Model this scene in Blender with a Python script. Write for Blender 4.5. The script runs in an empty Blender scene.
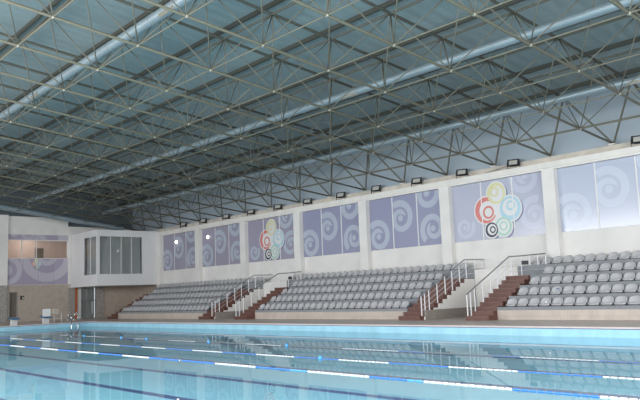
import bpy, bmesh, math, random
from mathutils import Vector, Matrix
random.seed(4)
SC = bpy.context.scene
COL = SC.collection
PI = math.pi

# ------------------------------------------------------------------ camera
FPX = 717.03
yaw, pit, rol = 0.8482, 0.1297, -0.0375
CAM = Vector((14.21, -7.62, 1.18))
fwd = Vector((-math.sin(yaw)*math.cos(pit), math.cos(yaw)*math.cos(pit), math.sin(pit)))
rt = fwd.cross(Vector((0, 0, 1))).normalized()
up0 = rt.cross(fwd)
rgt = rt*math.cos(rol) + up0*math.sin(rol)
upv = -rt*math.sin(rol) + up0*math.cos(rol)
cd = bpy.data.cameras.new('camera')
cam = bpy.data.objects.new('camera', cd); COL.objects.link(cam)
cd.sensor_width = 36; cd.lens = FPX*36/640; cd.clip_end = 300; cd.clip_start = 0.05
m = Matrix((rgt, upv, -fwd)).transposed().to_4x4(); m.translation = CAM
cam.matrix_world = m
SC.camera = cam

# ------------------------------------------------------------------ light
SC.view_settings.view_transform = 'Standard'
SC.view_settings.look = 'None'
SC.view_settings.gamma = 1
SC.view_settings.use_curve_mapping = False
SC.view_settings.exposure = 0.33
W = bpy.data.worlds.new('sky'); SC.world = W; W.use_nodes = True
bg = W.node_tree.nodes['Background']
bg.inputs[0].default_value = (0.88, 0.94, 1.0, 1); bg.inputs[1].default_value = 1.15

def area(name, loc, target, sx, sy, power, color=(1, 1, 1)):
    l = bpy.data.lights.new(name, 'AREA'); l.shape = 'RECTANGLE'; l.size = sx; l.size_y = sy
    l.energy = power; l.color = color
    o = bpy.data.objects.new(name, l); COL.objects.link(o); o.location = loc
    o.rotation_euler = (Vector(target)-Vector(loc)).to_track_quat('-Z', 'Y').to_euler()
    return o
# daylight coming in through the glazed gable end and the glazed near side of the hall
area('gable_daylight', (25.5, 4, 5.0), (-10, 12, 3.0), 22, 6, 2900, (1.0, 0.98, 0.96))
area('side_daylight', (-6, -12.5, 5.0), (-12, 16, 2.0), 50, 5, 5600, (1.0, 0.98, 0.96))

# ------------------------------------------------------------------ materials
def mat(name, col, rough=0.6, metal=0.0, spec=0.5, noise=0.0, scale=3.0, bump=0.0, detail=4):
    m = bpy.data.materials.new(name); m.use_nodes = True
    nt = m.node_tree; b = nt.nodes['Principled BSDF']
    b.inputs['Base Color'].default_value = (*col, 1)
    b.inputs['Roughness'].default_value = rough
    b.inputs['Metallic'].default_value = metal
    b.inputs['Specular IOR Level'].default_value = spec
    if noise or bump:
        tc = nt.nodes.new('ShaderNodeTexCoord'); n = nt.nodes.new('ShaderNodeTexNoise')
        n.inputs['Scale'].default_value = scale; n.inputs['Detail'].default_value = detail
        nt.links.new(tc.outputs['Object'], n.inputs['Vector'])
        if noise:
            r = nt.nodes.new('ShaderNodeMapRange')
            r.inputs['From Min'].default_value = 0.25; r.inputs['From Max'].default_value = 0.75
            r.inputs['To Min'].default_value = 1-noise; r.inputs['To Max'].default_value = 1+noise*0.4
            mx = nt.nodes.new('ShaderNodeVectorMath'); mx.operation = 'SCALE'
            mx.inputs[0].default_value = col
            nt.links.new(n.outputs['Fac'], r.inputs['Value'])
            nt.links.new(r.outputs[0], mx.inputs['Scale'])
            nt.links.new(mx.outputs[0], b.inputs['Base Color'])
        if bump:
            bp = nt.nodes.new('ShaderNodeBump'); bp.inputs['Strength'].default_value = bump
            bp.inputs['Distance'].default_value = 0.02
            nt.links.new(n.outputs['Fac'], bp.inputs['Height']); nt.links.new(bp.outputs[0], b.inputs['Normal'])
    return m

def tile_mat(name, c1, c2, mortar, w, h, msize=0.01, axes='xz', rough=0.4, offset=0.5):
    m = bpy.data.materials.new(name); m.use_nodes = True
    nt = m.node_tree; b = nt.nodes['Principled BSDF']; b.inputs['Roughness'].default_value = rough
    tc = nt.nodes.new('ShaderNodeTexCoord'); sp = nt.nodes.new('ShaderNodeSeparateXYZ'); cb = nt.nodes.new('ShaderNodeCombineXYZ')
    nt.links.new(tc.outputs['Object'], sp.inputs[0])
    ix = {'x': 0, 'y': 1, 'z': 2}
    nt.links.new(sp.outputs[ix[axes[0]]], cb.inputs[0]); nt.links.new(sp.outputs[ix[axes[1]]], cb.inputs[1])
    br = nt.nodes.new('ShaderNodeTexBrick'); br.offset = offset
    br.inputs['Scale'].default_value = 1.0; br.inputs['Brick Width'].default_value = w; br.inputs['Row Height'].default_value = h
    br.inputs['Mortar Size'].default_value = msize; br.inputs['Mortar Smooth'].default_value = 0.2
    br.inputs['Color1'].default_value = (*c1, 1); br.inputs['Color2'].default_value = (*c2, 1); br.inputs['Mortar'].default_value = (*mortar, 1)
    nt.links.new(cb.outputs[0], br.inputs['Vector'])
    n = nt.nodes.new('ShaderNodeTexNoise'); n.inputs['Scale'].default_value = 2.5; n.inputs['Detail'].default_value = 5
    nt.links.new(tc.outputs['Object'], n.inputs['Vector'])
    mx = nt.nodes.new('ShaderNodeMix'); mx.data_type = 'RGBA'; mx.blend_type = 'MULTIPLY'; mx.inputs['Factor'].default_value = 0.35
    nt.links.new(br.outputs['Color'], mx.inputs[6]); nt.links.new(n.outputs['Fac'], mx.inputs[7])
    nt.links.new(mx.outputs[2], b.inputs['Base Color'])
    return m

M = {}
M['white'] = mat('white_plaster', (0.73, 0.715, 0.69), 0.8, noise=0.10, scale=0.9)
M['boothwhite'] = mat('booth_white', (0.70, 0.70, 0.71), 0.6, noise=0.05, scale=0.7)
M['ledge'] = mat('ledge_white', (0.72, 0.70, 0.66), 0.7, noise=0.10, scale=2)
M['beige_strip'] = mat('stained_plaster', (0.58, 0.53, 0.46), 0.8, noise=0.30, scale=1.7)
M['steel'] = mat('frame_paint', (0.145, 0.14, 0.10), 0.5, noise=0.12, scale=3)
M['purlin'] = mat('purlin_paint', (0.06, 0.062, 0.05), 0.7)
M['web'] = mat('web_paint', (0.13, 0.127, 0.098), 0.55)
M['steel_dark'] = mat('top_frame_paint', (0.085, 0.085, 0.066), 0.6)
M['node'] = mat('node_metal', (0.42, 0.40, 0.34), 0.35, metal=0.5)
M['duct'] = mat('duct_sheet', (0.28, 0.345, 0.375), 0.38, metal=0.35, noise=0.10, scale=1.5)
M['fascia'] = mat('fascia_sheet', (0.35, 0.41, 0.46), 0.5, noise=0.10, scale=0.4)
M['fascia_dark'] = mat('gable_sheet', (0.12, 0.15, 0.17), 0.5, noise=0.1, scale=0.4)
M['seat'] = mat('seat_plastic', (0.43, 0.43, 0.445), 0.38, noise=0.05, scale=4)
M['bracket'] = mat('seat_bracket', (0.10, 0.10, 0.11), 0.5)
M['tier'] = mat('tier_paint', (0.235, 0.25, 0.27), 0.7, noise=0.12, scale=1.5)
M['base_tile'] = tile_mat('base_tile', (0.60, 0.52, 0.46), (0.56, 0.49, 0.43), (0.42, 0.36, 0.32), 0.6, 0.34, 0.006)
M['skirt_tile'] = tile_mat('skirt_tile', (0.36, 0.32, 0.28), (0.33, 0.29, 0.26), (0.28, 0.25, 0.22), 0.3, 0.2, 0.005, 'yz')
M['step'] = mat('red_brown_granite', (0.125, 0.05, 0.037), 0.4, noise=0.25, scale=8)
M['nosing'] = mat('step_nosing', (0.17, 0.085, 0.07), 0.4)
M['rail'] = mat('rail_white', (0.72, 0.72, 0.74), 0.4)
M['handrail'] = mat('handrail_steel', (0.33, 0.33, 0.34), 0.3, metal=0.6)
M['deck'] = tile_mat('deck_tile', (0.60, 0.49, 0.43), (0.57, 0.47, 0.41), (0.48, 0.40, 0.35), 0.3, 0.3, 0.006, 'xy', 0.35, 0.0)
M['coping'] = mat('coping_stone', (0.60, 0.50, 0.47), 0.4, noise=0.08)
M['edgeline'] = mat('edge_blue', (0.05, 0.06, 0.20), 0.4)
M['pooltop'] = tile_mat('pool_upper_tile', (0.40, 0.70, 0.84), (0.39, 0.69, 0.83), (0.36, 0.65, 0.79), 0.25, 0.12, 0.004, 'xz', 0.3, 0.0)
M['poolwall'] = tile_mat('pool_wall_tile', (0.30, 0.58, 0.71), (0.29, 0.56, 0.69), (0.27, 0.52, 0.65), 0.25, 0.12, 0.004, 'xz', 0.3, 0.0)
M['poolfloor'] = mat('pool_floor_tile', (0.43, 0.82, 0.97), 0.5, noise=0.06, scale=0.6)
M['laneline'] = mat('lane_line_tile', (0.07, 0.12, 0.32), 0.5)
M['endtile'] = tile_mat('beige_wall_tile', (0.52, 0.45, 0.38), (0.50, 0.43, 0.365), (0.43, 0.37, 0.31), 0.3, 0.2, 0.006, 'yz')
M['sidetile'] = tile_mat('beige_side_tile', (0.52, 0.45, 0.38), (0.50, 0.43, 0.365), (0.43, 0.37, 0.31), 0.3, 0.2, 0.006, 'xz')
M['stone'] = mat('speckled_stone', (0.36, 0.34, 0.32), 0.5, noise=0.5, scale=9, detail=8)
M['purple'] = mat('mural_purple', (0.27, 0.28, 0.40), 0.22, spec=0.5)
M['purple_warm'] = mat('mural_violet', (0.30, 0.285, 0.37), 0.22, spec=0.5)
M['lilac'] = mat('mural_lilac', (0.41, 0.43, 0.53), 0.16, spec=0.6)  # pale emblem panel base, lightened further by window glare in the colour
M['lilac_pale'] = mat('mural_pale', (0.43, 0.47, 0.58), 0.14, spec=0.7)  # nearest panel: window glare mixed into the base colour
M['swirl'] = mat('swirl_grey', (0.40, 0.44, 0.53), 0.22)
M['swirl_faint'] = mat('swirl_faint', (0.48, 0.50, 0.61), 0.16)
M['swirl_pale'] = mat('swirl_pale', (0.51, 0.56, 0.66), 0.14)  # swirl print with the same glare in its colour
M['mullion'] = mat('mullion_white', (0.70, 0.70, 0.70), 0.5)
M['p_white'] = mat('print_white', (0.66, 0.66, 0.66), 0.25)
M['p_shadow'] = mat('print_shadow', (0.16, 0.17, 0.28), 0.25)
M['p_red'] = mat('print_red', (0.60, 0.19, 0.17), 0.25)
M['p_yellow'] = mat('print_yellow', (0.62, 0.60, 0.34), 0.25)
M['p_blue'] = mat('print_blue', (0.37, 0.56, 0.66), 0.25)
M['p_green'] = mat('print_green', (0.36, 0.55, 0.47), 0.25)
M['p_black'] = mat('print_black', (0.035, 0.035, 0.07), 0.25)
M['black'] = mat('lamp_black', (0.02, 0.02, 0.025), 0.4)
M['lampglass'] = mat('lamp_glass', (0.42, 0.42, 0.38), 0.2)
M['endpurple'] = mat('end_mural_purple', (0.36, 0.32, 0.42), 0.3)
M['endswirl'] = mat('end_mural_swirl', (0.48, 0.46, 0.53), 0.3)
M['pinkwall'] = mat('corridor_wall', (0.62, 0.51, 0.46), 0.8)
M['dark'] = mat('dark_void', (0.035, 0.033, 0.03), 0.7)
M['doorgrey'] = mat('door_brown', (0.14, 0.12, 0.10), 0.6)
M['orange'] = mat('orange_wood', (0.42, 0.13, 0.05), 0.5)
M['blinds'] = mat('grey_blinds', (0.58, 0.59, 0.58), 0.7)
M['blue'] = mat('block_blue', (0.03, 0.11, 0.24), 0.4)
M['chrome'] = mat('chrome', (0.7, 0.7, 0.72), 0.2, metal=1.0)
M['floatw'] = mat('float_white', (0.74, 0.75, 0.76), 0.4)
M['floatb'] = mat('float_blue', (0.04, 0.19, 0.58), 0.4)
M['floatl'] = mat('float_lightblue', (0.09, 0.36, 0.72), 0.4)
M['cable'] = mat('cable_grey', (0.2, 0.2, 0.2), 0.5)

def glass(name, tint, rough=0.02, ior=1.5, gain=1.0):
    m = bpy.data.materials.new(name); m.use_nodes = True; nt = m.node_tree; nt.nodes.clear()
    out = nt.nodes.new('ShaderNodeOutputMaterial'); mx = nt.nodes.new('ShaderNodeMixShader')
    tr = nt.nodes.new('ShaderNodeBsdfTransparent'); tr.inputs[0].default_value = (*tint, 1)
    gl = nt.nodes.new('ShaderNodeBsdfGlossy'); gl.inputs['Roughness'].default_value = rough
    # Schlick reflectance, the same from both sides of the sheet
    ge = nt.nodes.new('ShaderNodeNewGeometry'); dt = nt.nodes.new('ShaderNodeVectorMath'); dt.operation = 'DOT_PRODUCT'
    nt.links.new(ge.outputs['Normal'], dt.inputs[0]); nt.links.new(ge.outputs['Incoming'], dt.inputs[1])
    def mth(op, a, b_=None):
        q = nt.nodes.new('ShaderNodeMath'); q.operation = op
        for i_, v_ in enumerate((a, b_)):
            if v_ is None: continue
            if isinstance(v_, (int, float)): q.inputs[i_].default_value = v_
            else: nt.links.new(v_, q.inputs[i_])
        return q.outputs[0]
    f0 = ((ior-1)/(ior+1))**2
    fr = mth('ADD', mth('MULTIPLY', mth('POWER', mth('SUBTRACT', 1.0, mth('ABSOLUTE', dt.outputs['Value'])), 5.0), gain-f0), f0)
    nt.links.new(fr, mx.inputs[0]); nt.links.new(tr.outputs[0], mx.inputs[1]); nt.links.new(gl.outputs[0], mx.inputs[2])
    nt.links.new(mx.outputs[0], out.inputs[0])
    return m, nt, fr, gl
M['glass'] = glass('window_glass', (0.84, 0.86, 0.86))[0]
M['clearglass'] = glass('clear_glass', (0.85, 0.86, 0.86))[0]
wm, nt, fr, gl = glass('pool_water', (0.83, 0.95, 0.98), 0.010, 1.33, 0.80)
tc = nt.nodes.new('ShaderNodeTexCoord'); mp = nt.nodes.new('ShaderNodeMapping'); mp.inputs['Scale'].default_value = (0.5, 1.0, 1)
n1 = nt.nodes.new('ShaderNodeTexNoise'); n1.inputs['Scale'].default_value = 1.6; n1.inputs['Detail'].default_value = 2
bp = nt.nodes.new('ShaderNodeBump'); bp.inputs['Strength'].default_value = 0.05; bp.inputs['Distance'].default_value = 0.012
nt.links.new(tc.outputs['Object'], mp.inputs[0]); nt.links.new(mp.outputs[0], n1.inputs['Vector'])
nt.links.new(n1.outputs['Fac'], bp.inputs['Height'])
nt.links.new(bp.outputs[0], gl.inputs['Normal'])
M['water'] = wm

# corrugated roof sheets: ribs run down the slope
rm = mat('roof_sheet', (0.20, 0.29, 0.33), 0.55); M['roof'] = rm
nt = rm.node_tree; b = nt.nodes['Principled BSDF']
tc = nt.nodes.new('ShaderNodeTexCoord'); wv = nt.nodes.new('ShaderNodeTexWave'); wv.bands_direction = 'X'; wv.inputs['Scale'].default_value = 0.55
nt.links.new(tc.outputs['Object'], wv.inputs['Vector'])
bp = nt.nodes.new('ShaderNodeBump'); bp.inputs['Strength'].default_value = 0.5; bp.inputs['Distance'].default_value = 0.04
nt.links.new(wv.outputs['Fac'], bp.inputs['Height']); nt.links.new(bp.outputs[0], b.inputs['Normal'])
ns = nt.nodes.new('ShaderNodeTexNoise'); ns.inputs['Scale'].default_value = 0.35; ns.inputs['Detail'].default_value = 3
nt.links.new(tc.outputs['Object'], ns.inputs['Vector'])
cr = nt.nodes.new('ShaderNodeValToRGB'); cr.color_ramp.elements[0].position = .3; cr.color_ramp.elements[1].position = .7
cr.color_ramp.elements[0].color = (0.215, 0.275, 0.285, 1); cr.color_ramp.elements[1].color = (0.265, 0.325, 0.33, 1)
nt.links.new(ns.outputs['Fac'], cr.inputs[0]); nt.links.new(cr.outputs[0], b.inputs['Base Color'])

# ------------------------------------------------------------------ mesh helpers
class MB:
    def __init__(s): s.v = []; s.f = []; s.mi = []
    def face(s, idx, mi=0): s.f.append(idx); s.mi.append(mi)
    def box(s, a, b, mi=0):
        x0, y0, z0 = a; x1, y1, z1 = b; n = len(s.v)
        s.v += [(x0,y0,z0),(x1,y0,z0),(x1,y1,z0),(x0,y1,z0),(x0,y0,z1),(x1,y0,z1),(x1,y1,z1),(x0,y1,z1)]
        for q in ((0,3,2,1),(4,5,6,7),(0,1,5,4),(1,2,6,5),(2,3,7,6),(3,0,4,7)): s.face([n+i for i in q], mi)
        return s
    def tube(s, p, q, r, seg=6, mi=0, caps=True):
        p = Vector(p); q = Vector(q); d = (q-p).normalized()
        a = d.orthogonal().normalized() if abs(d.z) > .95 else d.cross(Vector((0,0,1))).normalized()
        b = d.cross(a); n = len(s.v)
        for c in (p, q):
            for k in range(seg):
                t = 2*PI*k/seg; s.v.append(tuple(c + a*math.cos(t)*r + b*math.sin(t)*r))
        for k in range(seg): s.face([n+k, n+(k+1) % seg, n+seg+(k+1) % seg, n+seg+k], mi)
        if caps: s.face([n+k for k in reversed(range(seg))], mi); s.face([n+seg+k for k in range(seg)], mi)
        return s
    def path(s, pts, r, seg=6, mi=0):
        for i in range(len(pts)-1): s.tube(pts[i], pts[i+1], r, seg, mi)
        for p in pts[1:-1]: s.ball(p, r, mi, 4, seg)
        return s
    def ball(s, c, r, mi=0, nl=4, ns=6):
        n = len(s.v); c = Vector(c)
        s.v.append(tuple(c+Vector((0,0,r))))
        for i in range(1, nl):
            t = PI*i/nl
            for k in range(ns):
                a = 2*PI*k/ns; s.v.append((c.x+r*math.sin(t)*math.cos(a), c.y+r*math.sin(t)*math.sin(a), c.z+r*math.cos(t)))
        s.v.append(tuple(c-Vector((0,0,r)))); last = len(s.v)-1
        for k in range(ns): s.face([n, n+1+k, n+1+(k+1) % ns], mi)
        for i in range(nl-2):
            for k in range(ns):
                a = n+1+i*ns+k; b_ = n+1+i*ns+(k+1) % ns; s.face([a, a+ns, b_+ns, b_], mi)
        for k in range(ns): s.face([last, n+1+(nl-2)*ns+(k+1) % ns, n+1+(nl-2)*ns+k], mi)
        return s
    def lathe(s, p, q, prof, seg=8, mi=0):
        """prof = [(t along p->q, radius)]"""
        p = Vector(p); q = Vector(q); d = (q-p).normalized()
        a = d.cross(Vector((0,0,1))).normalized() if abs(d.z) < .95 else d.orthogonal().normalized()
        b = d.cross(a); n = len(s.v)
        for t, r in prof:
            c = p.lerp(q, t)
            for k in range(seg):
                w = 2*PI*k/seg; s.v.append(tuple(c+a*math.cos(w)*r+b*math.sin(w)*r))
        for i in range(len(prof)-1):
            for k in range(seg):
                s.face([n+i*seg+k, n+i*seg+(k+1) % seg, n+(i+1)*seg+(k+1) % seg, n+(i+1)*seg+k], mi)
        s.face([n+k for k in reversed(range(seg))], mi); s.face([n+(len(prof)-1)*seg+k for k in range(seg)], mi)
        return s
    def build(s, name, mats, parent=None, smooth=False, bevel=0):
        me = bpy.data.meshes.new(name); me.from_pydata(s.v, [], s.f)
        if not isinstance(mats, (list, tuple)): mats = [mats]
        for mm in mats: me.materials.append(M[mm] if isinstance(mm, str) else mm)
        for p, i in zip(me.polygons, s.mi): p.material_index = i; p.use_smooth = smooth
        me.update()
        if bevel:
            bm = bmesh.new(); bm.from_mesh(me)
            bmesh.ops.bevel(bm, geom=bm.edges[:], offset=bevel, segments=1, affect='EDGES'); bm.to_mesh(me); bm.free()
        o = bpy.data.objects.new(name, me); COL.objects.link(o)
        if parent: o.parent = parent; o.matrix_parent_inverse = Matrix.Translation(-parent.location)
        return o
def tag(o, label=None, cat=None, group=None, kind=None):
    if label: o['label'] = label
    if cat: o['category'] = cat
    if group: o['group'] = group
    if kind: o['kind'] = kind
    return o
def empty(name, loc, label, cat, group=None):
    o = bpy.data.objects.new(name, None); COL.objects.link(o); o.location = loc; o.empty_display_size = .2
    return tag(o, label, cat, group)
def struct(name, mb, mm, **k):
    return tag(mb.build(name, mm, **k), kind='structure')
ORD = ['first','second','third','fourth','fifth','sixth','seventh','eighth','ninth','tenth','eleventh','twelfth','thirteenth','fourteenth','fifteenth','sixteenth','seventeenth','eighteenth','nineteenth','twentieth','twenty-first','twenty-second','twenty-third','twenty-fourth','twenty-fifth','twenty-sixth','twenty-seventh','twenty-eighth','twenty-ninth','thirtieth']

YW = 21.69      # long wall face
XE = -44.4      # end wall face
XR = 24.0
WZ = -0.46      # water level
ZD = -0.15      # deck level
PX0, PX1, PY0, PY1 = -34.6, 20.5, -7.1, 13.35
FD = 0.42       # depth of water over the pool floor

# ------------------------------------------------------------------ floor, pool basin
f = MB()
f.box((XE-3.5, PY1+.25, -1.4), (XR, YW+.3, ZD)); f.box((XE, -12, -1.4), (XR, PY0-.25, ZD))
f.box((XE, PY0-.25, -1.4), (PX0-.25, PY1+.25, ZD)); f.box((PX1+.25, PY0-.25, -1.4), (XR, PY1+.25, ZD))
struct('floor', f, 'deck')
def ring(z0, z1, t, name, mm):
    r = MB(); o_ = .249
    r.box((PX0-o_, PY1-t, z0), (PX1+o_, PY1+o_, z1)); r.box((PX0-o_, PY0-o_, z0), (PX1+o_, PY0+t, z1))
    r.box((PX0-o_, PY0+t, z0), (PX0+t, PY1-t, z1)); r.box((PX1-t, PY0+t, z0), (PX1+o_, PY1-t, z1))
    return struct(name, r, mm)
ring(ZD-.045, ZD+.008, .02, 'trim_1', 'coping')
ring(ZD-.066, ZD-.045, .012, 'trim_2', 'edgeline')
ring(-.9, ZD-.066, .0, 'pool_wall', 'pooltop')
pf = struct('pool_floor', MB().box((PX0-.2, PY0-.2, WZ-FD-.2), (PX1+.2, PY1+.2, WZ-FD)), 'poolfloor')
for yl in (-4.9, -2.35, 0.2, 2.75, 5.3, 7.9, 10.5):
    l = MB().box((PX0+1.6, yl-.13, WZ-FD), (PX1-1.6, yl+.13, WZ-FD+.004)); l.box((PX0+1.6, yl-.5, WZ-FD), (PX0+1.86, yl+.5, WZ-FD+.0035))
    l.build('lane_line', 'laneline', pf)
w = MB(); n = 0
w.v = [(PX0, PY0, WZ), (PX1, PY0, WZ), (PX1, PY1, WZ), (PX0, PY1, WZ)]; w.face([0, 1, 2, 3])
tag(w.build('pool_water', 'water'), 'still clear blue pool water mirroring the stands and ceiling', 'water', kind='stuff')

# ------------------------------------------------------------------ walls
wl = MB()
wl.box((XE-3.5, YW, -.2), (XR, YW+.3, 6.98))
wall_back = struct('wall_back', wl, 'white')
st = MB().box((XE-.3, YW-.06, 6.70), (XR, YW, 6.98)); struct('trim_4', st, 'beige_strip')
lg = MB().box((XE, YW-.36, 6.44), (XR, YW-.001, 6.70)); lg.box((XE, YW-.30, 6.36), (XR, YW-.001, 6.44)); struct('trim_5', lg, 'ledge')
TH = 0.1146; CELL = 2.7292
EV = Vector((0, math.cos(TH), -math.sin(TH))); NV = Vector((0, math.sin(TH), math.cos(TH)))
Z0 = 9.54
def G(i, j, h=0): return Vector((i*3.0, 0, Z0)) + EV*(j*CELL) + NV*h
fa = MB(); rib = 0
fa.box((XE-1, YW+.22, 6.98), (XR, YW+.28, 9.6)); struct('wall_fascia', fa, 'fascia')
g = MB().box((XE-1, YW+.12, 8.0), (XR, YW+.22, 8.07)); struct('trim_6', g, 'steel')
# pilasters
k = 0
for x in [-2.72-6*i for i in range(0, 7)] + [3.28, 9.28]:
    p = MB().box((x-.62, YW-.33, 1.9), (x, YW, 6.36)); k += 1
    struct('trim_%d' % (6+k), p, 'white')

# end wall with window, projecting part and tiled base
y0, y1 = 11.08, 15.95
e = MB()
e.box((XE-.3, y0, 2.72), (XE-.02, y1, 4.83)); e.box((XE-.3, y0, 6.33), (XE-.02, y1, 8.2))
e.box((XE-.3, y1, 2.72), (XE, YW, 7.5)); e.box((XE-.3, -12, 2.72), (XE+.18, y0, 8.25))
struct('wall_end', e, 'white')
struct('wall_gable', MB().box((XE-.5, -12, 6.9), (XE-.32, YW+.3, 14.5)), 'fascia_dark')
e = MB(); dy0, dy1 = 11.27, 11.95
e.box((XE-.3, y0, ZD), (XE+.02, dy0, 2.72)); e.box((XE-.3, dy0, 2.21), (XE+.02, dy1, 2.72)); e.box((XE-.3, dy1, ZD), (XE+.02, 16.0, 2.72))
e.box((XE-.3, 19.0, ZD), (XE+.02, YW, 2.72))
e.box((XE-.3, 16.0, 2.6), (XE+.02, 19.0, 2.72))
struct('wall_end_base', e, 'endtile')
struct('wall_end_pier', MB().box((XE-.3, -12, ZD), (XE+.2, y0, 2.72)), 'stone')
# side wall tile under the booth
struct('wall_back_base', MB().box((XE, YW-.03, ZD), (-39.3, YW, 2.44)), 'sidetile')
# doorway with door set back
d = MB().box((XE-.28, dy0, ZD), (XE-.22, dy1, 2.21)); d1 = struct('door_1', d, 'doorgrey')
MB().box((XE-.3, dy0, ZD), (XE+.03, dy0+.06, 2.21)).box((XE-.3, dy1-.06, ZD), (XE+.03, dy1, 2.21)).box((XE-.3, dy0, 2.15), (XE+.03, dy1, 2.21)).build('door_frame', 'stone', d1)
MB().tube((XE-.2, dy1-.14, 1.0), (XE-.2, dy1-.14, 1.15), .015).build('door_handle', 'chrome', d1)
# gallery window and lit corridor behind it
wn = struct('window_1', MB().box((XE-.16, y0, 4.83), (XE-.10, y1, 4.87)).box((XE-.16, y0, 6.28), (XE-.10, y1, 6.33)).box((XE-.16, y0, 4.83), (XE-.10, y0+.05, 6.33)).box((XE-.16, y1-.05, 4.83), (XE-.10, y1, 6.33)), 'mullion')
for ym in (12.24, 13.38): MB().box((XE-.16, ym-.03, 4.87), (XE-.09, ym+.03, 6.28)).build('mullion', 'mullion', wn)
MB().box((XE-.135, y0+.05, 4.87), (XE-.125, y1-.05, 6.28)).build('pane', 'clearglass', wn)
cr_ = MB().box((XE-3.2, y0-1, 4.5), (XE-3.0, y1+1, 7.2)).box((XE-3.2, y0-1, 7.0), (XE-.3, y1+1, 7.2)).box((XE-3.2, y0-1, 4.4), (XE-.3, y1+1, 4.5)).box((XE-3.2, y0-1.2, 4.4), (XE-.3, y0-1, 7.2)).box((XE-3.2, y1+1, 4.4), (XE-.3, y1+1.2, 7.2))
struct('wall_gallery', cr_, 'pinkwall')
cdr = MB().box((XE-3.0, 14.3, 4.5), (XE-2.95, 15.0, 5.9)); struct('door_2', cdr, 'doorgrey')
# round gallery ceiling lamp
t = empty('ceiling_lamp', (XE-1.5, 11.9, 6.9), 'round white lamp glowing on the ceiling of the upper gallery', 'lamp')
MB().tube((XE-1.5, 11.9, 6.92), (XE-1.5, 11.9, 7.0), .25, 12).build('lamp_base', 'mullion', t)
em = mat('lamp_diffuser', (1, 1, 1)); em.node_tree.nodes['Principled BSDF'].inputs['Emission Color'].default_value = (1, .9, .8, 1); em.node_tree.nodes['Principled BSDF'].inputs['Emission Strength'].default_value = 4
MB().tube((XE-1.5, 11.9, 6.86), (XE-1.5, 11.9, 6.92), .22, 12).build('diffuser', em, t)
pl = bpy.data.lights.new('gallery_light', 'POINT'); pl.energy = 60; pl.shadow_soft_size = .2; pl.color = (1, .93, .86)
po = bpy.data.objects.new('gallery_light', pl); COL.objects.link(po); po.location = (XE-1.5, 13.4, 6.6)

# ------------------------------------------------------------------ swirl murals
def clip_poly(poly, x0, x1, z0, z1):
    for ax, lim, sg in ((0, x0, 1), (0, x1, -1), (1, z0, 1), (1, z1, -1)):
        out = []
        for i in range(len(poly)):
            a = poly[i-1]; b_ = poly[i]; da = sg*(a[ax]-lim); db = sg*(b_[ax]-lim)
            if (da >= 0) != (db >= 0):
                t = da/(da-db); out.append((a[0]+(b_[0]-a[0])*t, a[1]+(b_[1]-a[1])*t))
            if db >= 0: out.append(b_)
        poly = out
        if len(poly) < 3: return []
    return poly
def swirl_polys(cx, cz, R, turn=1, start=0.3, steps=60):
    R *= 1.08
    """outer ring that winds inward to a curl"""
    quads = []
    T = 2*PI*1.3
    pts = []
    for k in range(steps+1):
        t = k/steps; a = start+turn*t*T
        ro = R*(1-.62*t); wd = R*(.36-.12*t)
        if t > .9: wd *= (1-t)/.1*.75+.25
        pts.append(((cx+ro*math.cos(a), cz+ro*math.sin(a)), (cx+(ro-wd)*math.cos(a), cz+(ro-wd)*math.sin(a))))
    for k in range(steps): quads.append([pts[k][0], pts[k+1][0], pts[k+1][1], pts[k][1]])
    quads.append([(cx+R*.17*math.cos(2*PI*q/16), cz+R*.17*math.sin(2*PI*q/16)) for q in range(16)])
    return quads
def ring_polys(cx, cz, ro, ri, ox=0, oz=0, a0=0, a1=2*PI, steps=40):
    """ring whose hole is shifted by ox, oz"""
    q = []
    for k in range(steps):
        a = a0+(a1-a0)*k/steps; b_ = a0+(a1-a0)*(k+1)/steps
        q.append([(cx+ro*math.cos(a), cz+ro*math.sin(a)), (cx+ro*math.cos(b_), cz+ro*math.sin(b_)),
                  (cx+ox+ri*math.cos(b_), cz+oz+ri*math.sin(b_)), (cx+ox+ri*math.cos(a), cz+oz+ri*math.sin(a))])
    return q
def disc_polys(cx, cz, r, n=40): return [[(cx+r*math.cos(2*PI*k/n), cz+r*math.sin(2*PI*k/n)) for k in range(n)]]
def pane_mesh(x0, x1, z0, z1, y, layers, basemat, parent, name='pane', tofn=None):
    """panel board with printed layers laid a hair above it"""
    mb = MB(); mats = [basemat]; sgn = -1
    if tofn is None: tofn = lambda x, d, z: (x, y-d, z)
    n = len(mb.v)
    for d in (0, .03):
        for (x, z) in ((x0, z0), (x1, z0), (x1, z1), (x0, z1)): mb.v.append(tofn(x, d, z))
    for q in ((0, 3, 2, 1), (4, 5, 6, 7), (0, 1, 5, 4), (1, 2, 6, 5), (2, 3, 7, 6), (3, 0, 4, 7)): mb.face([n+i for i in q], 0)
    dep = .031
    for mname, polys in layers:
        if mname not in mats: mats.append(mname)
        hit = False
        for p in polys:
            c_ = clip_poly(p, x0, x1, z0, z1)
            if len(c_) < 3: continue
            hit = True
            n = len(mb.v); mb.v += [tofn(a, dep, b_) for a, b_ in c_]; mb.face([n+i for i in range(len(c_))], mats.index(mname))
        if hit: dep += .0012
    o = mb.build(name, mats, parent)
    return o
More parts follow.
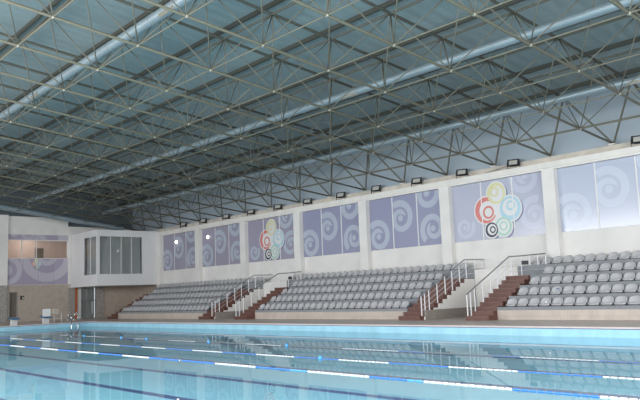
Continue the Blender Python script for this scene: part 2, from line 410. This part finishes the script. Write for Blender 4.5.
def emblem_layers(cx, cz, s=1.0):
    C_ = dict(y=(-.02, .76, .53), r=(-.68, -.02, .66), b=(.74, -.07, .60), g=(.30, -.92, .47), k=(-.40, -1.03, .37))
    P = lambda k: (cx+C_[k][0]*s, cz+C_[k][1]*s, C_[k][2]*s)
    L = []
    sh = []; wh = []
    for k in C_:
        x, z, r = P(k); sh += disc_polys(x+.08*s, z-.06*s, r+.06*s); wh += disc_polys(x, z, r+.07*s)
    wh += disc_polys(cx+.10*s, cz-.25*s, .66*s)
    L += [('p_shadow', [q]) for q in sh] + [('p_white', [q]) for q in wh]
    def crescent(k, col, inr, ox, oz, r2, r3, ix, iz, a0=0, a1=2*PI):
        x, z, r = P(k)
        L.append((col, ring_polys(x, z, r, r*inr, ox*r, oz*r, a0, a1)))
        L.append((col, ring_polys(x+ix*r, z+iz*r, r2*r, r3*r)))
    crescent('r', 'p_red', .74, .14, -.05, .50, .34, .22, -.18, .9, .9+1.55*PI)
    crescent('b', 'p_blue', .70, -.02, .10, .42, .24, .06, .22)
    crescent('y', 'p_yellow', .74, .06, -.05, .46, .30, -.16, .14)
    x, z, r = P('g'); L.append(('p_white', disc_polys(x, z, r)))
    crescent('g', 'p_green', .74, -.02, .02, .50, .32, .0, .05)
    x, z, r = P('k'); L.append(('p_white', disc_polys(x, z, r)))
    crescent('k', 'p_black', .74, .08, .04, .48, .28, .18, .02)
    return L
PZ0, PZ1, PW = 3.50, 6.36, 5.22
where = {0: 'nearest the camera, cut by the picture edge', 1: '', 2: '', 3: '', 4: '', 5: '', 6: ''}
def mural(i, kind, label, group):
    xr = -2.72-6*i+6 - .62          # right end meets the next pilaster
    xl = -2.72-6*i
    t = empty('mural_panel', (xl, YW, PZ0), label, 'mural', group)
    H = PZ1-PZ0; Wd = xr-xl
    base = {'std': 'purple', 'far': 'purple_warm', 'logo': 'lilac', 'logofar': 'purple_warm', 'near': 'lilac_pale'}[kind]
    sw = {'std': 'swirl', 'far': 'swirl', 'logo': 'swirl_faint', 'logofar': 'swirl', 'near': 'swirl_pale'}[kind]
    if kind.startswith('logo'):
        pol = swirl_polys(xl+.13*Wd, PZ0+.24*H, .62, -1, .5)+swirl_polys(xl+.87*Wd, PZ0+.33*H, .85, 1, 1.2)+swirl_polys(xl+.80*Wd, PZ0+.98*H, .85, 1, 3.0)
        layers = [(sw, [q for q in pol if len(q) == 4]), (sw, [q for q in pol if len(q) != 4])]+emblem_layers(xl+.50*Wd, PZ0+.50*H+.02, .98)
    else:
        pol = swirl_polys(xl+.12*Wd, PZ0+.26*H, .95, -1, 2.4)+swirl_polys(xl+.44*Wd, PZ0+.57*H, .98, -1, 2.2)
        pol += swirl_polys(xl+.80*Wd, PZ0+.97*H, 1.08, -1, 2.6)+swirl_polys(xl+.86*Wd, PZ0+.30*H, .88, -1, 4.0)
        layers = [(sw, [q for q in pol if len(q) == 4]), (sw, [q for q in pol if len(q) != 4])]
    third = Wd/3
    for q in range(3):
        pane_mesh(xl+q*third+(.0 if q == 0 else .03), xl+(q+1)*third-(.0 if q == 2 else .03), PZ0, PZ1, YW-.004, layers, base, t, 'printed_pane')
    for q in (1, 2):
        MB().box((xl+q*third-.03, YW-.05, PZ0), (xl+q*third+.03, YW, PZ1)).build('mullion', 'mullion', t)
MG = 'printed panels along the long wall'
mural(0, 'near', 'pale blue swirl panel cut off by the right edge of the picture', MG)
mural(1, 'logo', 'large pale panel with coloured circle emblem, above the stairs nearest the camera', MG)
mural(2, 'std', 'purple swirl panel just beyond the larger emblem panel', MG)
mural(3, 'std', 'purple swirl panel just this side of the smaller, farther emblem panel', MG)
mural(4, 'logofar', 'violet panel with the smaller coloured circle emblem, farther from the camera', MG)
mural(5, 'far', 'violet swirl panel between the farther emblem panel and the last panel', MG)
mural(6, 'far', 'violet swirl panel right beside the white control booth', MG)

# end wall mural (two bands around the gallery window)
t = empty('end_mural', (XE, 13.5, 2.72), 'purple swirl mural framing the gallery window of the end wall', 'mural')
fn = lambda x, d_, z: (XE-.02+d_, x, z)
big = [('endswirl', ring_polys(14.2, 5.1, 2.15, 1.45)+ring_polys(14.2, 5.1, .85, .45)+ring_polys(11.1, 3.9, 1.15, .75)+disc_polys(11.1, 3.9, .4)+ring_polys(12.5, 7.4, .95, .6))]
for q in range(4):
    a = y0+q*(y1-y0)/4; b_ = a+(y1-y0)/4
    pane_mesh(a+.01, b_-.01, 2.74, 4.82, 0, big + (emblem_layers(13.35, 4.42, .30) if q in (1, 2) else []), 'endpurple', t, 'printed_pane', fn)
pane_mesh(y0, y1, 6.34, 6.74, 0, [('endswirl', ring_polys(11.6, 6.9, .35, .0)+ring_polys(12.7, 6.9, .6, .3)+ring_polys(15.6, 6.5, .5, .0)+ring_polys(13.6, 6.2, .6, .2))], 'endpurple', t, 'printed_band', fn)

# ------------------------------------------------------------------ control booth
BX, BY, BZ0, BZ1 = -39.3, 16.18, 2.42, 6.80
t = empty('control_booth', (BX, BY, BZ0), 'white box shaped control booth jutting from the end wall corner', 'booth')
b = MB()
wy0, wy1, wz0, wz1 = 16.42, 20.03, 3.28, 6.33
wx0, wx1 = -41.8, -39.45
b.box((XE+.03, BY+.1, BZ0), (BX-.1, YW-.01, BZ0+.1)); b.box((XE+.03, BY+.1, BZ1-.1), (BX-.1, YW-.01, BZ1))
b.box((BX-.1, BY, BZ0), (BX, wy0, BZ1)); b.box((BX-.1, wy1, BZ0), (BX, YW-.01, BZ1)); b.box((BX-.1, wy0, BZ0), (BX, wy1, wz0)); b.box((BX-.1, wy0, wz1), (BX, wy1, BZ1))
b.box((XE+.03, BY, BZ0), (wx0, BY+.1, BZ1)); b.box((wx1, BY, BZ0), (BX-.1, BY+.1, BZ1)); b.box((wx0, BY, BZ0), (wx1, BY+.1, wz0)); b.box((wx0, BY, wz1), (wx1, BY+.1, BZ1))
b.build('shell', 'boothwhite', t)
wf = MB().box((BX-.08, wy0, wz0), (BX-.03, wy1, wz0+.04)).box((BX-.08, wy0, wz1-.04), (BX-.03, wy1, wz1)).build('front_window', 'mullion', t)
for ym in (17.32, 18.22, 19.12): MB().box((BX-.08, ym-.02, wz0), (BX-.02, ym+.02, wz1)).build('mullion', 'mullion', wf)
MB().box((BX-.06, wy0, wz0), (BX-.05, wy1, wz1)).build('pane', 'glass', wf)
wf = MB().box((wx0, BY+.03, wz0), (wx1, BY+.08, wz0+.04)).box((wx0, BY+.03, wz1-.04), (wx1, BY+.08, wz1)).build('side_window', 'mullion', t)
MB().box((-40.62, BY+.02, wz0), (-40.58, BY+.08, wz1)).build('mullion', 'mullion', wf)
MB().box((wx0, BY+.05, wz0), (wx1, BY+.06, wz1)).build('pane', 'glass', wf)
bl = MB()
for q in range(36):
    yy = wy0+.02+q*.1; bl.box((BX-.32, yy, wz0-.1), (BX-.30, yy+.085, wz1+.1))
for q in range(24):
    xx = wx0+q*.1; bl.box((xx, BY+.30, wz0-.1), (xx+.085, BY+.32, wz1+.1))
bl.build('blinds', 'blinds', t)

# entrance under the booth
t = empty('glass_door', (XE, 17.5, 0), 'grey framed glass double door under the control booth', 'door')
MB().box((XE-.1, 17.1, 2.5), (XE, 18.4, 2.6)).box((XE-.1, 17.1, ZD), (XE, 17.16, 2.5)).box((XE-.1, 18.34, ZD), (XE, 18.4, 2.5)).box((XE-.1, 17.98, ZD), (XE, 18.06, 2.5)).box((XE-.1, 17.1, 1.3), (XE, 18.4, 1.36)).box((XE-.1, 17.56, ZD), (XE, 17.6, 2.5)).build('door_frame', 'handrail', t)
MB().box((XE-.06, 17.16, ZD+.02), (XE-.05, 18.34, 2.5)).build('pane', 'glass', t)
MB().tube((XE+.08, 18.02, .25), (XE+.08, 18.02, 1.25), .03).tube((XE, 18.02, .35), (XE+.08, 18.02, .35), .02).tube((XE, 18.02, 1.15), (XE+.08, 18.02, 1.15), .02).build('door_handle', 'rail', t)
struct('wall_entrance', MB().box((XE-.3, 16.0, ZD), (XE-.02, 16.55, 2.6)).box((XE-.3, 16.8, ZD), (XE-.1, 17.1, 2.6)).box((XE-.5, 17.1, ZD), (XE-.4, 18.4, 2.6)), 'blinds')
struct('trim_20', MB().box((XE-.3, 18.4, ZD), (XE+.1, 19.05, 2.44)), 'stone')
struct('trim_21', MB().box((XE-.3, 16.0, ZD), (XE+.08, 16.45, 2.44)), 'stone')
tag(MB().box((XE-.1, 16.56, ZD), (XE-.02, 16.79, 2.44)).build('door_leaf', 'orange'), 'narrow orange wooden door leaf beside the glass entrance doors', 'door')
t = empty('wall_sign', (XE+.02, 12.26, 1.72), 'small dark square sign on the beige wall beside the doorway', 'sign')
MB().box((XE+.02, 12.12, 1.58), (XE+.04, 12.42, 1.88)).build('board', 'dark', t)
MB().box((XE+.04, 12.29, 1.62), (XE+.045, 12.38, 1.78)).build('symbol', 'beige_strip', t)

# ------------------------------------------------------------------ roof: sheet, purlins, space frame
r = MB(); HR = 2.52
for s0, s1 in ((-4, 8.16),):
    a = G(-15.2, s0, HR); b1 = G(8, s0, HR); c1 = G(8, s1, HR); d1_ = G(-15.2, s1, HR)
    n = len(r.v)
    r.v += [tuple(p) for p in (a, b1, c1, d1_)] + [tuple(p+NV*.08) for p in (a, b1, c1, d1_)]
    for q in ((0, 3, 2, 1), (4, 5, 6, 7), (0, 1, 5, 4), (1, 2, 6, 5), (2, 3, 7, 6), (3, 0, 4, 7)): r.face([n+i for i in q])
struct('ceiling', r, 'roof')
I0, I1, J0, J1 = -15, 6, -3, 8
def slopebox(mb, i0, i1, j, h0, h1, wd):
    n = len(mb.v)
    for h in (h0, h1):
        for (i, s_) in ((i0, -1), (i1, -1), (i1, 1), (i0, 1)): mb.v.append(tuple(G(i, j, h)+EV*wd*s_))
    for q in ((0, 3, 2, 1), (4, 5, 6, 7), (0, 1, 5, 4), (1, 2, 6, 5), (2, 3, 7, 6), (3, 0, 4, 7)): mb.face([n+i for i in q])
kk = 0
for j2 in [J0+.5+q*.5 for q in range(int((J1-J0)*2)-1)]:
    if abs(j2*2) % 2 == 0: continue
    p = MB(); slopebox(p, I0, I1, j2, 2.36, 2.52, .05)
    kk += 1; struct('ceiling_purlin', p, 'purlin')
t = empty('space_frame', tuple(G(0, 0)), 'olive painted steel space frame carrying the whole roof', 'roof frame')
HT = 2.05
for i in range(I0+1, I1+1):
    MB().tube(G(i, J0), G(i, J1), .048, 8).build('bottom_chord', 'steel', t, smooth=True)
for j in range(J0, J1):
    MB().tube(G(I0+1, j), G(I1, j), .024, 6).build('bottom_tie', 'steel', t, smooth=True)
for i in range(I0, I1):
    MB().tube(G(i+.5, J0+.5, HT), G(i+.5, J1-.5, HT), .055, 6).build('top_chord', 'steel_dark', t, smooth=True)
for j in range(J0, J1):
    MB().tube(G(I0+.5, j+.5, HT), G(I1-.5, j+.5, HT), .045, 6).build('top_tie', 'steel_dark', t, smooth=True)
def pix(p):
    d_ = p-CAM; z = d_.dot(fwd)
    return (320+FPX*d_.dot(rgt)/z, 200-FPX*d_.dot(upv)/z, z) if z > .5 else (-999, -999, 999)
webs = []; nodes = []
for i in range(I0+1, I1+1):
    for j in range(J0, J1+1):
        nodes.append(G(i, j))
        for a in (-.5, .5):
            for b_ in (-.5, .5):
                ti, tj = i+a, j+b_
                if ti < I0+.5 or ti > I1-.5 or tj < J0+.5 or tj > J1-.5: continue
                rr = .045 if j == J1 else .023
                webs.append((G(i, j), G(ti, tj, HT), rr))
def score(p, q=None):
    c_ = p if q is None else (p+q)/2; u, v, z = pix(c_)
    return z if -10 < u < 650 and -10 < v < 420 else 1000+z
webs.sort(key=lambda w_: score(w_[0], w_[1])); nodes.sort(key=lambda p: score(p))
for k, (p, q, rr) in enumerate(webs[:100]): MB().tube(p, q, rr, 6).build('web_member', 'web', t, smooth=True)
mb = MB()
for p, q, rr in webs[100:]: mb.tube(p, q, rr, 5, 0, False)
o = mb.build('web_member', 'web', t, smooth=True); o['kind'] = 'stuff'
for p in nodes[:100]: MB().ball(p, .065, 0, 6, 8).build('node_ball', 'node', t, smooth=True)
mb = MB()
for p in nodes[100:]: mb.ball(p, .065)
o = mb.build('node_ball', 'node', t, smooth=True); o['kind'] = 'stuff'
# short stub columns on which the frame rests
for i in range(I0+1, I1+1, 2):
    MB().box((i*3-.12, YW-.22, 6.98), (i*3+.12, YW+.1, 7.03)).build('bearing_plate', 'ledge', t)

def duct(p, q, r_, label, marks=()):
    t = empty('air_duct', tuple(p), label, 'duct', 'round air ducts under the roof')
    L = (q-p).length; prof = []
    nseg = int(L/3)
    prof = [(0, r_)]
    for k in range(1, nseg):
        s_ = k/nseg; e_ = .05/L
        prof += [(s_-e_, r_), (s_-e_, r_*1.05), (s_+e_, r_*1.05), (s_+e_, r_)]
    prof.append((1, r_))
    MB().lathe(p, q, prof, 20).build('pipe', 'duct', t, smooth=False)
    for s_ in marks:
        c_ = p.lerp(q, s_)
        # outlet grille low on the camera side
        gm = MB()
        for z_ in range(4):
            a_ = -.5-.18*z_
            y_ = c_.y+(r_+.012)*(-math.cos(a_)); zz = c_.z+(r_+.012)*math.sin(a_)
            gm.box((c_.x-.45, y_-.012, zz-.012), (c_.x+.45, y_+.012, zz+.012))
        gm.build('grille', 'node', t)
duct(G(-14, 1.16, 1.0), G(6, 1.12, 1.0), .175, 'grey round air duct nearest the camera, highest in the picture', (.43, .62))
duct(G(-14, 4.33, 1.0), G(6, 4.47, 1.0), .155, 'middle blue grey air duct, between the other two long ducts', (.6, .86, .35))
duct(G(-14, 6.56, 1.0), G(6, 6.60, 1.0), .14, 'blue grey air duct running closest to the long stand wall', (.4, .75))
p = G(-14, -1, 1.0)-Vector((.0, 0, .5)); q = G(-14, 7.2, 1.0)-Vector((.0, 0, 1.1))
duct(p, q, .22, 'dark header duct crossing the hall along the end wall')

# ------------------------------------------------------------------ floodlights on the ledge
fl = empty('floodlight', (0, 0, 0), 'x', 'floodlight', 'black floodlights on the wall ledge')
def hexa(front, back, name, mm, par):
    mb = MB(); mb.v = [tuple(v) for v in front+back]
    for q in ((0, 3, 2, 1), (4, 5, 6, 7), (0, 1, 5, 4), (1, 2, 6, 5), (2, 3, 7, 6), (3, 0, 4, 7)): mb.face(list(q))
    return mb.build(name, mm, par)
tl = .40
def rot(x, y, z): return (x, y*math.cos(tl)+z*math.sin(tl), -y*math.sin(tl)+z*math.cos(tl)+.28)
def fb(x0, x1, ya, yb, z0, z1, name, mm, sh=0):
    return hexa([rot(x0+sh, ya, z0), rot(x1-sh, ya, z0), rot(x1-sh, ya, z1), rot(x0+sh, ya, z1)], [rot(x0, yb, z0), rot(x1, yb, z0), rot(x1, yb, z1), rot(x0, yb, z1)], name, mm, fl)
fb(-.25, .25, -.02, .02, -.18, .18, 'bezel', 'black')
fb(-.16, .16, .14, .02, -.12, .12, 'housing', 'black')
fb(-.175, .175, -.026, -.018, -.115, .115, 'glass', 'lampglass')
MB().box((-.27, -.02, .0), (-.25, .03, .3)).box((.25, -.02, .0), (.27, .03, .3)).box((-.27, -.03, 0), (.27, .04, .02)).build('bracket', 'black', fl)
LX = [1.2, -4.81, -7.84, -10.85, -13.9, -16.85, -19.94, -22.98, -26.03, -29.1, -32.2, -35.1]
wh = ['floodlight highest on the ledge, over the pale swirl panel at the picture edge', 'tilted floodlight on the ledge above the near emblem panel, beside its right pilaster',
      'floodlight on the ledge above the left part of the near emblem panel']
for q, x in enumerate(LX):
    if q == 0: o = fl
    else:
        o = fl.copy(); COL.objects.link(o)
        for ch in fl.children:
            c_ = ch.copy(); COL.objects.link(c_); c_.parent = o
    o.location = (x, YW-.27, 6.70); o.scale = (1.15, 1.1, 1.0); o.rotation_euler.z = .38+random.uniform(-.08, .08)
    o['label'] = ('black '+wh[q]) if q < 3 else 'black floodlight on the wall ledge, %s one counted from the control booth' % ORD[len(LX)-1-q]

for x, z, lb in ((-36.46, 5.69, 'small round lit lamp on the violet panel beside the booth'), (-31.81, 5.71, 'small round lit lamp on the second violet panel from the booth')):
    t = empty('wall_lamp', (x, YW-.04, z), lb, 'lamp', 'lit lamps on the violet panels')  # glowing ball on a disc, added at a bright spot of the panel
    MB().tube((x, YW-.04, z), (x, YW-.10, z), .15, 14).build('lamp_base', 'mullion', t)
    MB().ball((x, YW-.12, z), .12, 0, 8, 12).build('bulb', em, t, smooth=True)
# cable drooping along the ledge
cb_ = MB(); pts = []
for k in range(13):
    s_ = k/12; pts.append((-7.6+2.75*s_, YW-.34, 6.62+.30*s_**1.6))
tag(cb_.path(pts, .012, 5).build('cable', 'dark'), 'thin black cable sagging between two floodlights on the ledge', 'cable')

# ------------------------------------------------------------------ stands
YF, DP = 17.42, .853
TZ = [.357, .785, 1.214, 1.642, 2.093]
def stand(label, xa, xb, x5a, x5b):
    t = empty('grandstand', ((xa+xb)/2, YF, ZD), label, 'stand', 'seating stands')
    MB().box((xa, YF-.02, ZD), (xb, YF+.1, .225)).build('tile_base', 'base_tile', t)
    for k in range(5):
        a, b_ = (xa, xb) if k < 4 else (x5a, x5b)
        y_ = YF+k*DP
        bot = 0.225 if k == 0 else TZ[k-1]-.5
        MB().box((a, y_, max(ZD, bot)), (b_, (y_+DP+.02) if k < 4 else YW-.001, TZ[k])).build('tier', 'tier', t)
stand('long grey stepped stand farthest away, beside the booth', -38.15, -25.58, -38.9, -24.04)
stand('grey stepped stand in the middle, between the two stair pairs', -20.29, -8.40, -21.53, -7.02)
stand('grey stepped stand nearest the camera, running out of frame', -3.44, 7.2, -4.60, 7.2)
# white walls at the back of the two passages between the stands
struct('wall_passage', MB().box((-24.03, 20.83, ZD), (-21.54, 21.0, 2.05)).box((-7.01, 20.83, ZD), (-4.61, 21.0, 2.05)), 'white')
struct('floor_gallery', MB().box((-24.03, 21.0, 1.85), (-21.54, YW-.001, 2.05)).box((-7.01, 21.0, 1.85), (-4.61, YW-.001, 2.05)), 'tier')
def stairs(label, xa, xb, side=None):
    ys = YF-.62; TR = .338; RI = .179
    t = empty('staircase', ((xa+xb)/2, ys, ZD), label, 'stairs', 'brown staircases between the stands')
    for k in range(10):
        a = ys+k*TR; e_ = ys+(k+1)*TR if k < 9 else YF+4*DP-.01
        z1 = ZD+RI*(k+1)
        MB().box((xa+.001, a, ZD), (xb-.001, e_, z1), 0).box((xa, a-.012, z1-.025), (xb, a-.001, z1+.002), 1).build('step', ['step', 'nosing'], t)
    if side:
        mb = MB()
        for k in range(10):
            a = ys+.28+k*TR; e_ = ys+.28+(k+1)*TR if k < 9 else 20.82
            mb.box((xb, a, ZD), (xb+.08, e_, ZD+RI*(k+1)-.03))
        mb.build('side_wall', 'white', t)
        MB().box((xb+.081, ys+.28, ZD), (xb+.10, 20.82, .28)).build('skirting', 'skirt_tile', t)
    return t
stairs('narrow brown staircase at the far end, beneath the control booth', -38.77, -38.16)
stairs('brown staircase of the far pair, on the side of the farthest stand', -25.57, -24.13, True)
stairs('brown staircase of the far pair, against the middle stand', -21.53, -20.30)
stairs('brown staircase of the near pair, against the middle stand', -8.39, -7.11, True)
stairs('brown staircase of the near pair, against the nearest stand', -4.60, -3.45)

# railings
def railing(label, x, mode, plate=False):
    t = empty('stair_railing', (x, 16.9, ZD), label, 'railing', 'white stair railings')
    ps = [(16.88, 1), (17.12, 1), (17.42, 2), (18.01, 4), (18.6, 6), (19.13, 7), (19.70, 9), (20.24, 10)]
    def top(y): return .92+(min(y, 20.13)-16.88)*(2.52-.92)/3.25
    for y, n_ in ps:
        MB().tube((x, y, ZD+.179*n_), (x, y, top(y)-.02), .026, 6).build('post', 'rail', t)
    if mode == 'y': endp = [(x, 20.13, 2.52), (x, 21.66, 2.55)]
    else: endp = [(x, 20.13, 2.52), (x+.2, 20.76, 2.54), (x+1.46, 20.78, 2.57)]
    MB().path([(x, 16.86, .91)]+endp, .030, 6).build('handrail', 'handrail', t)
    for dz in (.22, .45, .67):
        MB().path([(x, 16.88, .91-dz)]+[(a, b_, c_-dz) for a, b_, c_ in endp], .007, 5).build('mid_rail', 'rail', t)
    ex = [(x, 20.95), (x, 21.6)] if mode == 'y' else [(x+.2, 20.76), (x+.62, 20.78), (x+1.04, 20.78), (x+1.44, 20.78)]
    for a, b_ in ex: MB().tube((a, b_, 2.05 if mode == 'y' else (1.64 if a < x+.3 else 2.093)), (a, b_, 2.53), .024, 6).build('post', 'rail', t)
    if plate: MB().box((x+.26, 20.70, 2.13), (x+.58, 20.74, 2.31)).build('plate', 'black', t)
railing('white railing of the far stair pair, on its left staircase', -24.08, 'y')
railing('white railing of the far stair pair, on its right staircase', -21.47, 'x', True)
railing('white railing of the near stair pair, on its left staircase', -7.05, 'y')
railing('white railing of the near stair pair, on its right staircase', -4.54, 'x', True)

# ------------------------------------------------------------------ seats
def seat_mesh():
    prof = [(0.03, .03, 1.0), (.03, .065, 1.0), (.05, .085, 1.0), (.11, .07, 1.0), (.17, .065, 1.0), (.22, .10, 1.0), (.25, .18, .99), (.27, .24, .95), (.285, .285, .85), (.31, .31, .66), (.335, .30, .60)]
    NU = 8; bm = bmesh.new(); rows = []
    for k, (y, z, ws) in enumerate(prof):
        row = []
        for u in range(NU+1):
            s_ = u/NU*2-1
            xx = s_*.20*ws; zz = z; yy = y
            if 1 <= k <= 5: zz += .035*abs(s_)**4; 
            if k <= 2: yy += .05*abs(s_)**3
            if 5 <= k: yy -= .06*abs(s_)**2.5
            if k >= 7: zz -= .03*abs(s_)**2
            row.append(bm.verts.new((xx*1.127, yy*1.127, zz*1.127)))
        rows.append(row)
    for a in range(len(rows)-1):
        for u in range(NU): bm.faces.new((rows[a][u], rows[a][u+1], rows[a+1][u+1], rows[a+1][u]))
    bmesh.ops.recalc_face_normals(bm, faces=bm.faces[:])
    bmesh.ops.solidify(bm, geom=bm.faces[:], thickness=.014)
    me = bpy.data.meshes.new('stadium_seat'); bm.to_mesh(me); bm.free()
    for p in me.polygons: p.use_smooth = True
    me.materials.append(M['seat']); return me
sm = seat_mesh()
seat0 = bpy.data.objects.new('stadium_seat', sm); seat0['category'] = 'seat'; COL.objects.link(seat0)
foot0 = MB().box((-.17, .09, 0), (.17, .22, .062)).box((-.03, .08, .0), (.03, .26, .065)).build('mounting_foot', 'bracket', seat0)
rown = ['front row', 'second row', 'third row', 'fourth row', 'top row']
blocks = [('the far stand', [(-37.81, 24)]*4+[(-38.5, 28)]), ('the middle stand', [(-20.04, 23)]*4+[(-21.15, 27)]), ('the nearest stand', [(-2.93, 12), (-2.93, 12), (-2.88, 12), (-2.7, 11), (-3.78, 12)])]
first = True
for bn, rows in blocks:
    for k, (xs, cnt) in enumerate(rows):
        for q in range(cnt):
            if first: o = seat0; first = False
            else:
                o = seat0.copy(); COL.objects.link(o)
                c_ = foot0.copy(); COL.objects.link(c_); c_.parent = o
            pitch = .511
            o.location = (xs+q*pitch+random.uniform(-.008, .008), YF+k*DP+.12, TZ[k])
            o.rotation_euler.z = random.uniform(-.03, .03)
            extra = ''
            if bn == 'the nearest stand' and k == 0 and q == 3:
                s_ = MB().box((-.03, .225, .135), (.055, .25, .21)).build('sticker', 'p_white'); s_.parent = o; s_['label'] = 'white sticker'; extra = ', white sticker'
            if bn == 'the nearest stand' and k == 1 and q == 3:
                s_ = MB().box((-.02, .225, .215), (.08, .265, .25)).build('sticker', 'blue'); s_.parent = o; s_['label'] = 'dark blue sticker'; extra = ', blue mark'
            o['label'] = 'grey plastic seat%s, %s from left in %s of %s' % (extra, ORD[q], rown[k], bn)
            o['group'] = 'seats in the %s of %s' % (rown[k], bn)

# ------------------------------------------------------------------ lane ropes
def rope(y, label, bounds, r_, buoys=()):
    bounds = [(14.21+(a-14.21)*.982, 14.21+(b_-14.21)*.982, c_) for a, b_, c_ in bounds]; buoys = [14.21+(a-14.21)*.982 for a in buoys]
    t = empty('lane_rope', (0, y, WZ), label, 'lane rope', 'lane ropes on the water')
    MB().tube((PX0+.02, y, WZ+.01), (PX1-.02, y, WZ+.01), .012, 5).build('cable', 'cable', t)
    for a, b_, c_ in bounds:
        prof = []; n = max(1, int((b_-a)/.14))
        for k in range(n):
            s0 = k/n; s1 = (k+1)/n; d_ = s1-s0
            prof += [(s0, r_*.55), (s0+.1*d_, r_), (s0+.8*d_, r_), (s0+.9*d_, r_*.55)]
        MB().lathe((a, y, WZ+.004), (b_, y, WZ+.004), prof, 8).build('float_run', {'w': 'floatw', 'b': 'floatb', 'l': 'floatl'}[c_], t, smooth=False)
    for bx in buoys:
        MB().ball((bx, y, WZ+.02), .06, 0, 6, 10).build('buoy', 'floatl', t, smooth=True)
def pattern(x0, x1, step, start='w', keep=1.0):
    out = []; x = x0; c_ = start
    while x < x1:
        out.append((x, min(x+step*keep, x1), c_)); x += step; c_ = 'b' if c_ == 'w' else 'w'
    return out
rope(2.42, 'blue and white lane rope nearest the camera', pattern(-33.3-1.1, -3.4, 1.72, 'w')+[(-3.3, -1.7, 'b'), (-1.65, .1, 'w'), (.1, 1.4, 'b'), (1.4, 2.0, 'l'), (2.0, 3.9, 'w'), (3.9, 4.9, 'b'), (4.9, 5.3, 'l'), (5.3, 7.2, 'w'), (7.2, 8.7, 'b'), (8.7, 10.6, 'w'), (10.6, 12.4, 'b'), (12.4, 20, 'w')], .022)
rope(4.58, 'blue and white lane rope, middle one of three', pattern(-34.4, 20, 1.75, 'w'), .016, (-.1,))
rope(7.08, 'half sunken lane rope nearest the stands', [(-28.5, -27.3, 'w'), (-24, -22.8, 'w'), (-20.6, -18.6, 'w'), (-16.5, -15.6, 'b'), (-15.5, -14.6, 'w'), (-12.5, -10.4, 'w'), (-7, -5, 'w'), (-2, .3, 'w'), (.3, 1.2, 'b'), (3.4, 4.2, 'b'), (4.2, 6.2, 'w'), (6.2, 7.4, 'b'), (7.4, 9.5, 'w'), (9.5, 12, 'b'), (12, 18, 'w')], .012, (-9.45, -14.4, -16.8, -20.9, -4.7))

# ------------------------------------------------------------------ pool end items
def block(x, y, panel, label):
    t = empty('starting_block', (x, y, ZD), label, 'starting block', 'starting blocks at the pool end')
    MB().box((x-.2, y-.17, ZD), (x+.16, y+.17, ZD+.42)).build('pedestal', 'blinds', t)
    mb = MB()
    za, zb = ZD+.45, ZD+.37      # the top slopes down to the water
    mb.v = [(x-.42, y-.27, za), (x-.42, y+.27, za), (x-.42, y+.27, za+.08), (x-.42, y-.27, za+.08), (x+.38, y-.27, zb), (x+.38, y+.27, zb), (x+.38, y+.27, zb+.08), (x+.38, y-.27, zb+.08)]
    for q in ((0, 3, 2, 1), (4, 5, 6, 7), (0, 1, 5, 4), (1, 2, 6, 5), (2, 3, 7, 6), (3, 0, 4, 7)): mb.face(list(q))
    mb.build('platform', 'blue', t)
    if panel: MB().box((x+.1, y-.26, ZD+.48), (x+.16, y+.26, ZD+.98)).build('number_panel', 'mullion', t)
block(-35.35, 8.7, False, 'blue topped starting block in front of the doorway')
block(-35.35, 10.8, True, 'starting block with a raised white panel and blue foot')
t = empty('folding_chair', (-35.8, 11.75, ZD), 'low beige poolside chair just behind the white panel', 'chair')
MB().box((-35.97, 11.48, .45), (-35.63, 11.8, .82)).build('board', 'beige_strip', t)
MB().tube((-35.8, 11.55, ZD), (-35.8, 11.55, .45), .025).tube((-35.8, 12.05, ZD), (-35.8, 12.05, .55), .025).tube((-35.8, 11.55, .15), (-35.8, 12.05, .15), .018).build('frame', 'rail', t)
t = empty('pool_ladder', (PX0, 12.2, ZD), 'steel pool ladder at the far corner of the pool', 'ladder')
for yy in (12.2, 12.65):
    pts = [(PX0-.5, yy, ZD), (PX0-.5, yy, .15), (PX0-.34, yy, .40), (PX0-.05, yy, .50), (PX0+.16, yy, .36), (PX0+.2, yy, .0), (PX0+.2, yy, -.85)]
    MB().path(pts, .035, 8).build('side_rail', 'chrome', t, smooth=True)
for zz in (-.3, -.55, -.78): MB().box((PX0+.13, 12.2, zz), (PX0+.25, 12.65, zz+.03)).build('rung', 'chrome', t)
